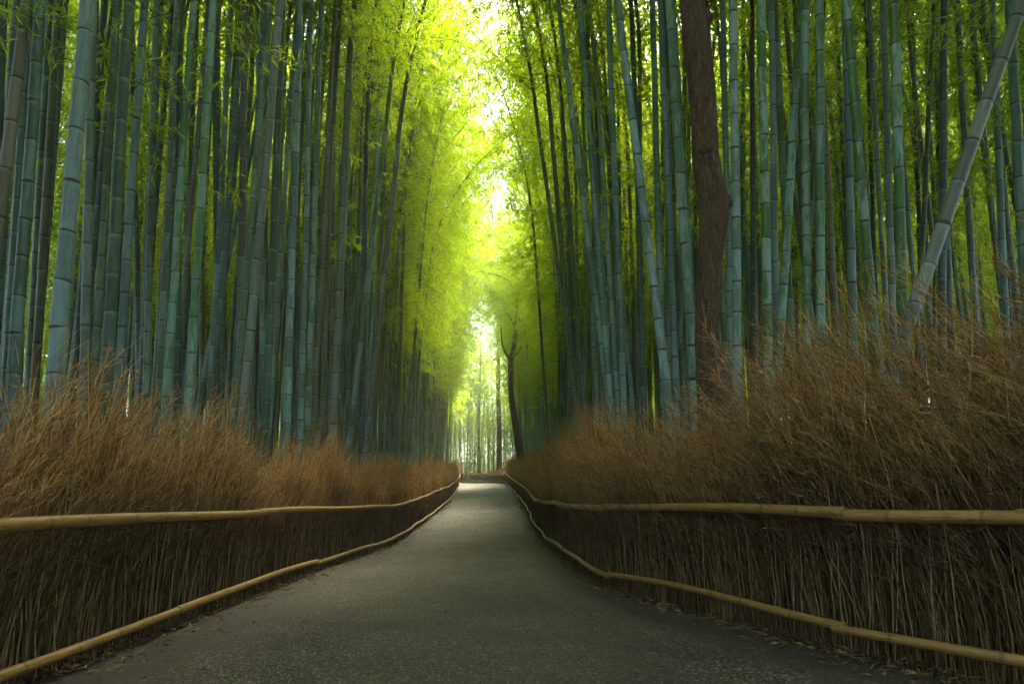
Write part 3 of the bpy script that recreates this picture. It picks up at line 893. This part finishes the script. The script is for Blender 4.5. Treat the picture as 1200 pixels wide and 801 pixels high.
# ------------------------------------------------------------------ trees
def tree(name, label, trunk_pts, trunk_r, branches, crown_blobs, leaf_n, group=None, knots=(), sides=18, leaf_len=.09):
    base = Vector(trunk_pts[0])
    root = empty(name, base); tag(root, label, 'tree', group)
    def limb(pts, rad, n, wob, seed):
        g = np.random.default_rng(seed)
        pts = np.array(pts, float) - np.array(base)
        k = len(pts); u = np.linspace(0, k - 1, (k - 1) * 7 + 1)
        # Catmull-Rom
        P = []
        for q in u:
            i = min(int(q), k - 2); t = q - i
            p0, p1, p2, p3 = pts[max(i - 1, 0)], pts[i], pts[i + 1], pts[min(i + 2, k - 1)]
            P.append(.5 * (2 * p1 + (p2 - p0) * t + (2 * p0 - 5 * p1 + 4 * p2 - p3) * t * t + (3 * p1 - p0 - 3 * p2 + p3) * t ** 3))
        P = np.array(P); rr = np.interp(u, np.arange(k), rad)
        mb = MB(); tube(mb, P, rr, n)
        v = mb.v[0]; m = len(P)
        a = np.arange(n) * 2 * math.pi / n
        ph = g.uniform(0, 6.28, 4)
        zz = np.arange(m)[:, None]
        dev = 1 + wob * (np.sin(3 * a[None] + ph[0] + .35 * zz) * .5 + np.sin(5 * a[None] - ph[1] + .5 * zz) * .35 + g.normal(0, .35, (m, n)))
        v[:m * n] = (P[:, None, :] + (v[:m * n].reshape(m, n, 3) - P[:, None, :]) * dev[..., None]).reshape(-1, 3)
        return mb
    t = add('trunk', limb(trunk_pts, trunk_r, sides, .07, 3).mesh('trunk', M['bark']), root)
    for (kp, kr, kd) in knots:      # old branch stubs
        mb = MB()
        kd = np.array(kd, float); kd /= np.linalg.norm(kd)
        p0 = np.array(kp, float) - np.array(base)
        ts = np.array([-.5, .2, .6, .85, 1.0, .92]); rs = np.array([1.5, 1.15, .95, .78, .5, .2])
        tube(mb, p0[None] + kd[None] * (ts * kr * 1.2)[:, None], rs * kr, 14)
        v = mb.v[0]; v += np.random.default_rng(5).normal(0, kr * .05, v.shape)
        add('branch_stub', mb.mesh('branch_stub', M['bark']), t)
    for i, (pts, rad) in enumerate(branches):
        add('branch', limb(pts, rad, 8, .05, 10 + i).mesh('branch', M['bark']), root)
    if leaf_n:
        g = np.random.default_rng(41)
        mb = MB()
        per = leaf_n // len(crown_blobs)
        for (c, r) in crown_blobs:
            nc = max(per // 40, 6)
            cl = unit(g.normal(0, 1, (nc, 3))) * (g.uniform(.15, 1, (nc, 1)) ** .6) * np.array(r)
            cc = np.repeat(cl, 40, 0) + g.normal(0, .16, (nc * 40, 3)) * np.array(r).mean() * .8
            b = cc + np.array(c) - np.array(base)
            n = len(b); ln = g.uniform(.7, 1.3, n) * leaf_len
            leaves(mb, b, g.normal(0, 1, (n, 3)) + np.array([0, 0, -.3]), ln, ln * .45, unit(g.normal(0, .7, (n, 3)) + np.array([0, 0, 1])))
        add('crown', mb.mesh('crown', M['tree_leaf'], smooth=False), root)
    return root

Yt = 6.9
def tp(x, y, Y=Yt): return tuple(at_depth(x, y, Y))
b0 = at_depth(836, 470, Yt)
pts = [(b0.x + .03, Yt, -.1), tp(836, 470), tp(829, 390), tp(832, 300), tp(836, 240), tp(827, 180), tp(822, 100), tp(813, 20), tp(806, -60), tp(800, -200), tp(780, -380)]
u = Yt / FPX
tree('tree', 'brown tree trunk with knots standing before the right grove', pts,
     np.array([24, 19, 13.8, 14.5, 18.5, 15.2, 16.5, 15.8, 15, 13, 8]) * u,
     [([tp(806, -60), tp(850, -140, 7.2), tp(900, -260, 7.8), tp(930, -380, 8.4)], [.10, .075, .05, .02]),
      ([tp(800, -200), tp(740, -280, 6.7), tp(690, -380, 6.3)], [.09, .06, .02])],
     [((2.4, 7.4, 10.2), (2.0, 1.8, 1.5)), ((4.0, 8.6, 10.0), (1.5, 1.5, 1.2)), ((1.0, 6.6, 9.8), (1.4, 1.4, 1.1))], 6000,
     knots=[(tp(846, 238), .085, (1, -.35, .15)), (tp(828, 174, Yt - .11), .055, (.1, -1, .15)), (tp(826, 22), .070, (1, -.4, .4))])

Yc = 45.0
def tq(x, y, Y=Yc): return tuple(at_depth(x, y, Y))
uc = Yc / FPX
gb = float(ground_z(.4, Yc))
tree('tree', 'crooked bare branched tree where the right fence meets the bright gap',
     [(tq(613, 560)[0], Yc, gb - .2), tq(609, 528), tq(600, 470), tq(599, 425), tq(603, 400), tq(606, 360), tq(606, 330), tq(609, 300)],
     np.array([5.4, 4.6, 3.6, 3.3, 2.6, 2.2, 1.8, 1.2]) * uc,
     [([tq(600, 418), tq(607, 412), tq(612, 404)], np.array([2.4, 2.2, .6]) * uc),
      ([tq(598, 422), tq(589, 405), tq(587, 380)], np.array([1.6, 1.1, .5]) * uc),
      ([tq(606, 372), tq(614, 380), tq(617, 398), tq(619, 430)], np.array([2.4, 2.0, 1.4, .8]) * uc),
      ([tq(606, 340), tq(594, 328), tq(580, 322), tq(562, 318)], np.array([1.6, 1.3, 1.0, .5]) * uc),
      ([tq(607, 335), tq(601, 318), tq(598, 300)], np.array([1.2, .9, .4]) * uc),
      ([tq(604, 385), tq(598, 372), tq(592, 366)], np.array([1.2, .8, .4]) * uc)],
     [(tq(622, 262, 46), (2.2, 2, 1.6))], 2500, sides=12, leaf_len=.14)
Ys = 72.0
us = Ys / FPX
gs = float(ground_z(-1, Ys))
tree('tree', 'straight pale brown trunk beside the crooked tree at the path end',
     [(tq(585, 560, Ys)[0], Ys, gs - .2), tq(585, 520, Ys), tq(584, 460, Ys), tq(584, 410, Ys), tq(583, 370, Ys)],
     np.array([3.4, 3.0, 2.7, 2.2, 1.0]) * us, [([tq(584, 420, Ys), tq(590, 405, Ys), tq(593, 388, Ys)], np.array([1.6, 1.1, .5]) * us)],
     [(tq(584, 372, Ys), (2.6, 2.2, 2.6)), (tq(588, 400, Ys), (2.0, 2, 1.6))], 6000, sides=10, leaf_len=.16)
tree('tree', 'slender dark trunk standing behind the cross fence at the bend',
     [(tq(561, 560, Ys + 2)[0], Ys + 2, gs - .2), tq(561, 520, Ys + 2), tq(562, 470, Ys + 2), tq(563, 430, Ys + 2), tq(563, 400, Ys + 2)],
     np.array([1.9, 1.6, 1.4, 1.0, .5]) * us, [([tq(562, 480, Ys + 2), tq(555, 468, Ys + 2)], np.array([.8, .4]) * us), ([tq(562, 462, Ys + 2), tq(571, 452, Ys + 2)], np.array([.8, .4]) * us)],
     [(tq(562, 412, Ys + 2), (2.4, 2.2, 2.2)), (tq(556, 450, Ys + 2), (2.2, 2, 1.6))], 6000, sides=10, leaf_len=.16)

# ------------------------------------------------------------------ brushwood fences
def bundle_mesh(seed, top=1.62, lean=.34, nst=170, ntw=1700):
    """a bundle of dry stalks: stiff below, feathery twigs above. local X runs along the fence (away from the camera), Y to the grove"""
    g = np.random.default_rng(seed)
    mb = MB()
    w = .26
    # stiff stalks
    x = g.uniform(-w, w, nst); y = .02 + .28 * g.uniform(0, 1, nst) ** 1.6
    hh = g.uniform(.75, 1.25, nst)
    s = np.linspace(0, 1, 5)
    ln = g.normal(.05, .11, nst)
    P = np.stack([x[:, None] + ln[:, None] * s + (lean * .28) * s ** 2.5, y[:, None] + g.normal(0, .03, nst)[:, None] * s, hh[:, None] * s], -1)
    P[..., :2] += g.normal(0, .006, (nst, 5, 2))
    r0 = g.uniform(.0022, .0048, nst)
    tubes(mb, P, r0[:, None] * (1 - .5 * s)[None], 4)
    # loose crossing twigs between the rails
    nb = 60
    x = g.uniform(-w, w, nb); y = g.uniform(.0, .22, nb); z = g.uniform(.05, .85, nb)
    L = g.uniform(.15, .5, nb); a = g.normal(0, .55, nb)
    s3 = np.linspace(0, 1, 3)
    P = np.stack([x[:, None] + (np.sin(a) * L)[:, None] * s3, y[:, None] + g.normal(0, .03, nb)[:, None] * s3, z[:, None] + (np.cos(a) * L)[:, None] * s3], -1)
    P += g.normal(0, .006, P.shape)
    tubes(mb, P, (g.uniform(.0012, .0024, nb))[:, None] * np.array([1, .8, .4])[None], 3)
    # feathery tops: sprays of fine twigs that start on a few leaders
    nlead = 44
    lx = g.uniform(-w, w, nlead); ly = g.uniform(.0, .34, nlead)
    lt = top * g.uniform(.58, 1.12, nlead) * (1 + .12 * np.sin(lx * 14 + seed)); ll = lean * g.uniform(.6, 1.35, nlead)
    lo = g.normal(.02, .07, nlead)
    def lead(i, u):
        return np.stack([lx[i] + ll[i] * u ** 2.2, ly[i] + lo[i] * u, lt[i] * u], -1)
    s5 = np.linspace(.3, 1, 6)
    P = np.stack([lead(i, s5) for i in range(nlead)])
    tubes(mb, P, np.full((nlead, 1), .0026) * np.linspace(1, .3, 6)[None], 3)
    i = g.integers(0, nlead, ntw); u = g.uniform(.42, .98, ntw)
    b = np.stack([lx[i] + ll[i] * u ** 2.2, ly[i] + lo[i] * u, lt[i] * u], -1)
    tg = np.stack([ll[i] * 2.2 * u ** 1.2, lo[i], lt[i]], -1); tg = unit(tg)
    dr = unit(tg + g.normal(0, .36, (ntw, 3)) + np.array([.10, 0, 0]))
    L = g.uniform(.10, .36, ntw) * (1.15 - .5 * u)
    P = b[:, None, :] + dr[:, None, :] * (L[:, None] * s3[None])[..., None]
    P[..., 0] += .10 * L[:, None] * s3[None] ** 2
    P[:, 1:, :] += g.normal(0, .008, (ntw, 2, 3))
    tubes(mb, P, g.uniform(.0009, .0019, ntw)[:, None] * np.array([1, .8, .25])[None], 3)
    # stiff forked twigs that stick out of the tops
    ns = 46
    b2 = np.stack([g.uniform(-w, w, ns), g.uniform(.0, .30, ns), g.uniform(.55, 1.0, ns) * top * .75], -1)
    d2 = unit(np.stack([g.normal(lean * .5, .30, ns), g.normal(0, .16, ns), np.ones(ns)], -1))
    L2 = g.uniform(.35, .80, ns)
    P2 = b2[:, None, :] + d2[:, None, :] * (L2[:, None] * s3[None])[..., None] + g.normal(0, .007, (ns, 3, 3))
    tubes(mb, P2, g.uniform(.0018, .0034, ns)[:, None] * np.array([1, .75, .35])[None], 3)
    for sg in (-1, 1):
        f0 = .4 * P2[:, 1] + .6 * P2[:, 2] if sg > 0 else .5 * P2[:, 0] + .5 * P2[:, 1]
        d3 = unit(d2 + np.stack([sg * g.uniform(.3, .8, ns), g.normal(0, .3, ns), np.zeros(ns)], -1))
        P3 = f0[:, None, :] + d3[:, None, :] * ((L2 * .42)[:, None] * s3[None])[..., None]
        tubes(mb, P3, g.uniform(.0012, .0022, ns)[:, None] * np.array([1, .7, .3])[None], 3)
    # small dry leaves still hanging on
    nl = 150
    k = g.integers(0, ntw, nl)
    leaves(mb, P[k, 2], dr[k] + g.normal(0, .6, (nl, 3)), g.uniform(.03, .075, nl), g.uniform(.005, .010, nl), unit(g.normal(0, 1, (nl, 3))))
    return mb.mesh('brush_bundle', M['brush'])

BUND_L = [bundle_mesh(900 + k, top=1.55 + .10 * (k % 3), lean=.40 + .07 * (k % 4)) for k in range(7)]
BUND_R = [bundle_mesh(950 + k, top=1.66 + .12 * (k % 3), lean=.72 + .10 * (k % 4)) for k in range(7)]

def rail(parent, name, line, s0, s1, height, off, r0, r1, seed):
    """one bamboo pole laid along the fence line"""
    g = np.random.default_rng(seed)
    L = s1 - s0
    step = .40
    nn = max(2, int(L / step))
    cutp = np.concatenate(([0], np.cumsum(g.uniform(.75, 1.25, nn)))); cutp *= L / cutp[-1]
    ss, vv, kk = [], [], []
    for i in range(nn):
        a = cutp[i + 1] - cutp[i]
        for fz, k, fv in ((0, .99, 0.0), (.012, 1.06, .03), (.03, 1.0, .08), (a * .5, .985, .5), (a - .03, 1.0, .93), (a - .012, 1.045, .97)):
            ss.append(s0 + cutp[i] + fz); vv.append(i + fv + 1e-4 + 50 * (seed % 17)); kk.append(k)
    ss = np.array(ss); u = (ss - s0) / L
    p = line.at(ss); t = line.tan(ss)
    p = .75 * p + .25 * (line.at(s0)[None] * (1 - u)[:, None] + line.at(s1)[None] * u[:, None])
    nrm = np.stack([t[:, 1], -t[:, 0]], -1)            # to the right of travel
    bow = g.normal(0, .016) * np.sin(math.pi * u) + g.normal(0, .012) * np.sin(2 * math.pi * u) + g.normal(0, .006) * np.sin(5 * u + 1)
    sag = g.normal(0, .014) * np.sin(math.pi * u) + g.normal(0, .012) * (u - .5) + .006 * np.sin(7 * u + seed)
    P = np.concatenate([p + nrm * (off + bow)[:, None], (gz(p[:, 1]) + height + sag)[:, None]], -1)
    r = (r0 + (r1 - r0) * u) * np.array(kk)
    mb = MB(); tube(mb, P, r, 12, vv)
    return add(name, mb.mesh(name, M['pole']), parent)

def fence(label, line, side, bundles, cuts, h_top, h_bot, seed, r_top, r_bot, spacing=.215, brush=1.0):
    """side -1: grove to the left of travel, +1: to the right"""
    g = np.random.default_rng(seed)
    root = empty('brush_fence', (*line.at(0.0), 0)); tag(root, label, 'fence', 'brushwood fences along the path')
    root.matrix_world.translation = Vector((0, 0, 0)); root.location = (0, 0, 0)
    s = .1; i = 0
    while s < line.L:
        p = line.at(s); t = line.tan(s)
        o = add('brush_bundle', bundles[int(g.integers(0, len(bundles)))], root)
        o['kind'] = 'stuff'
        a = math.atan2(t[1], t[0]) + g.normal(0, .06)
        wv = 1 + .10 * math.sin(s * 1.3 + seed) + .11 * math.sin(s * 3.1 + 2 * seed)
        o.location = (p[0], p[1], float(gz(p[1])) + g.uniform(-.05, .02))
        o.rotation_euler = (0, g.normal(0, .05), a)
        k = g.uniform(.9, 1.12) * wv * (brush if brush < .8 or s > 9 else brush * (.90 + .10 * s / 9))
        if side > 0 and s < 5: k *= 1.10
        o.scale = (g.uniform(.95, 1.2), (1 if side < 0 else -1) * g.uniform(.9, 1.2), k)
        s += spacing * g.uniform(.75, 1.25) * (1 if s < 20 else 1.25); i += 1
    for k, (a, b) in enumerate(zip(cuts[0][:-1], cuts[0][1:])):
        rail(root, 'top_rail', line, a, b + .10, h_top + (.012 if k % 2 else 0), side * -.095, r_top * g.uniform(.92, 1.05), r_top * g.uniform(.82, .95), seed * 31 + k)
    for k, (a, b) in enumerate(zip(cuts[1][:-1], cuts[1][1:])):
        rail(root, 'bottom_rail', line, a, b + .10, h_bot + (.010 if k % 2 else 0), side * -.080, r_bot * g.uniform(.92, 1.08), r_bot * g.uniform(.82, .95), seed * 57 + k)
    return root

def cuts(L, first, step, seed):
    g = np.random.default_rng(seed); c = [0.0, first]
    while c[-1] < L - step: c.append(c[-1] + step * g.uniform(.85, 1.2))
    c.append(L); return c
def s_of(line, y): return float(np.interp(y, line.P[:, 1], line.s))
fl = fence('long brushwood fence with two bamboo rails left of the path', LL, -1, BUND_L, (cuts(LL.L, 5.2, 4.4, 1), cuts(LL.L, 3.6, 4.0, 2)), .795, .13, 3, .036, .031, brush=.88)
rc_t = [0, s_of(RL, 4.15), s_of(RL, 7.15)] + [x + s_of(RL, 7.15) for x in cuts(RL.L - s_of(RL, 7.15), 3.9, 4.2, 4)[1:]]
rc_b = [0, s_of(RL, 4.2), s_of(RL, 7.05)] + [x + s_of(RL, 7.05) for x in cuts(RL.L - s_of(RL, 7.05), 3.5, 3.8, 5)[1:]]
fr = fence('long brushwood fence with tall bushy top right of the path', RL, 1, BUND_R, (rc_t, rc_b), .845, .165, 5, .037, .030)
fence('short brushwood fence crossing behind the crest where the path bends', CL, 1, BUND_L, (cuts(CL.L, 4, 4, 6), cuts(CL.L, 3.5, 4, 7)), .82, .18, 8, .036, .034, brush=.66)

# single stalks that stand out between the rails
STK = []
for k in range(8):
    g = np.random.default_rng(1200 + k); mb = MB()
    zz = np.linspace(0, 1, 8)
    P = np.stack([.05 * g.normal() * zz ** 2 + g.normal(0, .004, 8), g.normal(0, .004, 8), zz * g.uniform(.7, 1.1)], -1)
    rr = g.uniform(.0035, .006) * (1 - .4 * zz) * (1 + .25 * (np.arange(8) % 3 == 0))
    tube(mb, P, rr, 5); STK.append(mb.mesh('stalk', M['stalk']))
for root, line, side, n, s1 in ((fl, LL, -1, 230, 16.0), (fr, RL, 1, 230, 15.0)):
    g = np.random.default_rng(60 + side)
    for i in range(n):
        s = .2 + (s1 - .2) * ((i + g.uniform(0, 1)) / n) ** 1.35
        p = line.at(s); t = line.tan(s); nr = np.array([t[1], -t[0]]) * side
        o = add('stalk', STK[int(g.integers(0, 8))], root)
        q = p + nr * g.uniform(-.012, .06)
        o.location = (q[0], q[1], float(gz(p[1])) + g.uniform(-.02, .08))
        o.rotation_euler = (g.normal(0, .03), g.normal(.02, .10), math.atan2(t[1], t[0]))

# ------------------------------------------------------------------ leaf litter along both edges of the path
def litter():
    g = np.random.default_rng(77); mb = MB()
    for line, side, n in ((LL, -1, 5200), (RL, 1, 6500)):
        s = g.uniform(.2, 1, n) ** 1.7 * 34
        p = line.at(s); t = line.tan(s); nr = np.stack([t[:, 1], -t[:, 0]], -1) * side
        off = -np.abs(g.normal(0, .20, n)) + .10 + (g.uniform(0, 1, n) < .13) * -g.uniform(0, 2.4, n)
        q = p + nr * off[:, None]
        z = gz(q[:, 1]) + .012 + g.uniform(0, .035, n) * np.exp(-np.abs(off) * 6)
        b = np.concatenate([q, z[:, None]], -1)
        d = g.normal(0, 1, (n, 3)); d[:, 2] *= .22
        ln = g.uniform(.025, .085, n)
        leaves(mb, b, d, ln, ln * g.uniform(.10, .32, n), unit(g.normal(0, .35, (n, 3)) + np.array([0, 0, 1])))
        m = n // 6
        k = g.integers(0, n, m)
        dd = unit(g.normal(0, 1, (m, 3)) * np.array([1, 1, .12])); L = g.uniform(.05, .22, m)
        P = b[k][:, None, :] + dd[:, None, :] * (L[:, None] * np.array([-.5, 0, .5])[None])[..., None]
        P[..., 2] = np.maximum(P[..., 2], (b[k][:, 2] + .002)[:, None])
        tubes(mb, P, g.uniform(.001, .0028, m)[:, None] * np.array([1, 1, .6])[None], 3)
    o = add('leaf_litter', mb.mesh('leaf_litter', M['litter'], smooth=False))
    tag(o, 'dry brown leaves and twigs fallen along both fence bottoms', 'leaf litter', kind='stuff')
litter()

# ------------------------------------------------------------------ the hazy air under the trees
HAZE = 0.0022
def haze():
    m = bpy.data.materials.new('haze'); m.use_nodes = True
    nt = m.node_tree; nt.nodes.clear()
    out = nt.nodes.new('ShaderNodeOutputMaterial'); v = nt.nodes.new('ShaderNodeVolumePrincipled')
    v.inputs['Color'].default_value = (.93, .97, .66, 1); v.inputs['Density'].default_value = HAZE; v.inputs['Anisotropy'].default_value = .35  # tint puts the yellow-green glow of lit leaves into the haze colour
    nt.links.new(v.outputs[0], out.inputs['Volume'])
    x0, x1, y0, y1, z0, z1 = -182, 182, -62, 262, -1.2, 27
    V = [(x, y, z) for z in (z0, z1) for y in (y0, y1) for x in (x0, x1)]
    me = bpy.data.meshes.new('haze')
    me.from_pydata(V, [], [(0, 2, 3, 1), (4, 5, 7, 6), (0, 1, 5, 4), (2, 6, 7, 3), (0, 4, 6, 2), (1, 3, 7, 5)])
    me.materials.append(m)
    tag(add('haze', me), 'thin pale haze hanging in the air of the grove', 'haze', kind='stuff')
if HAZE: haze()
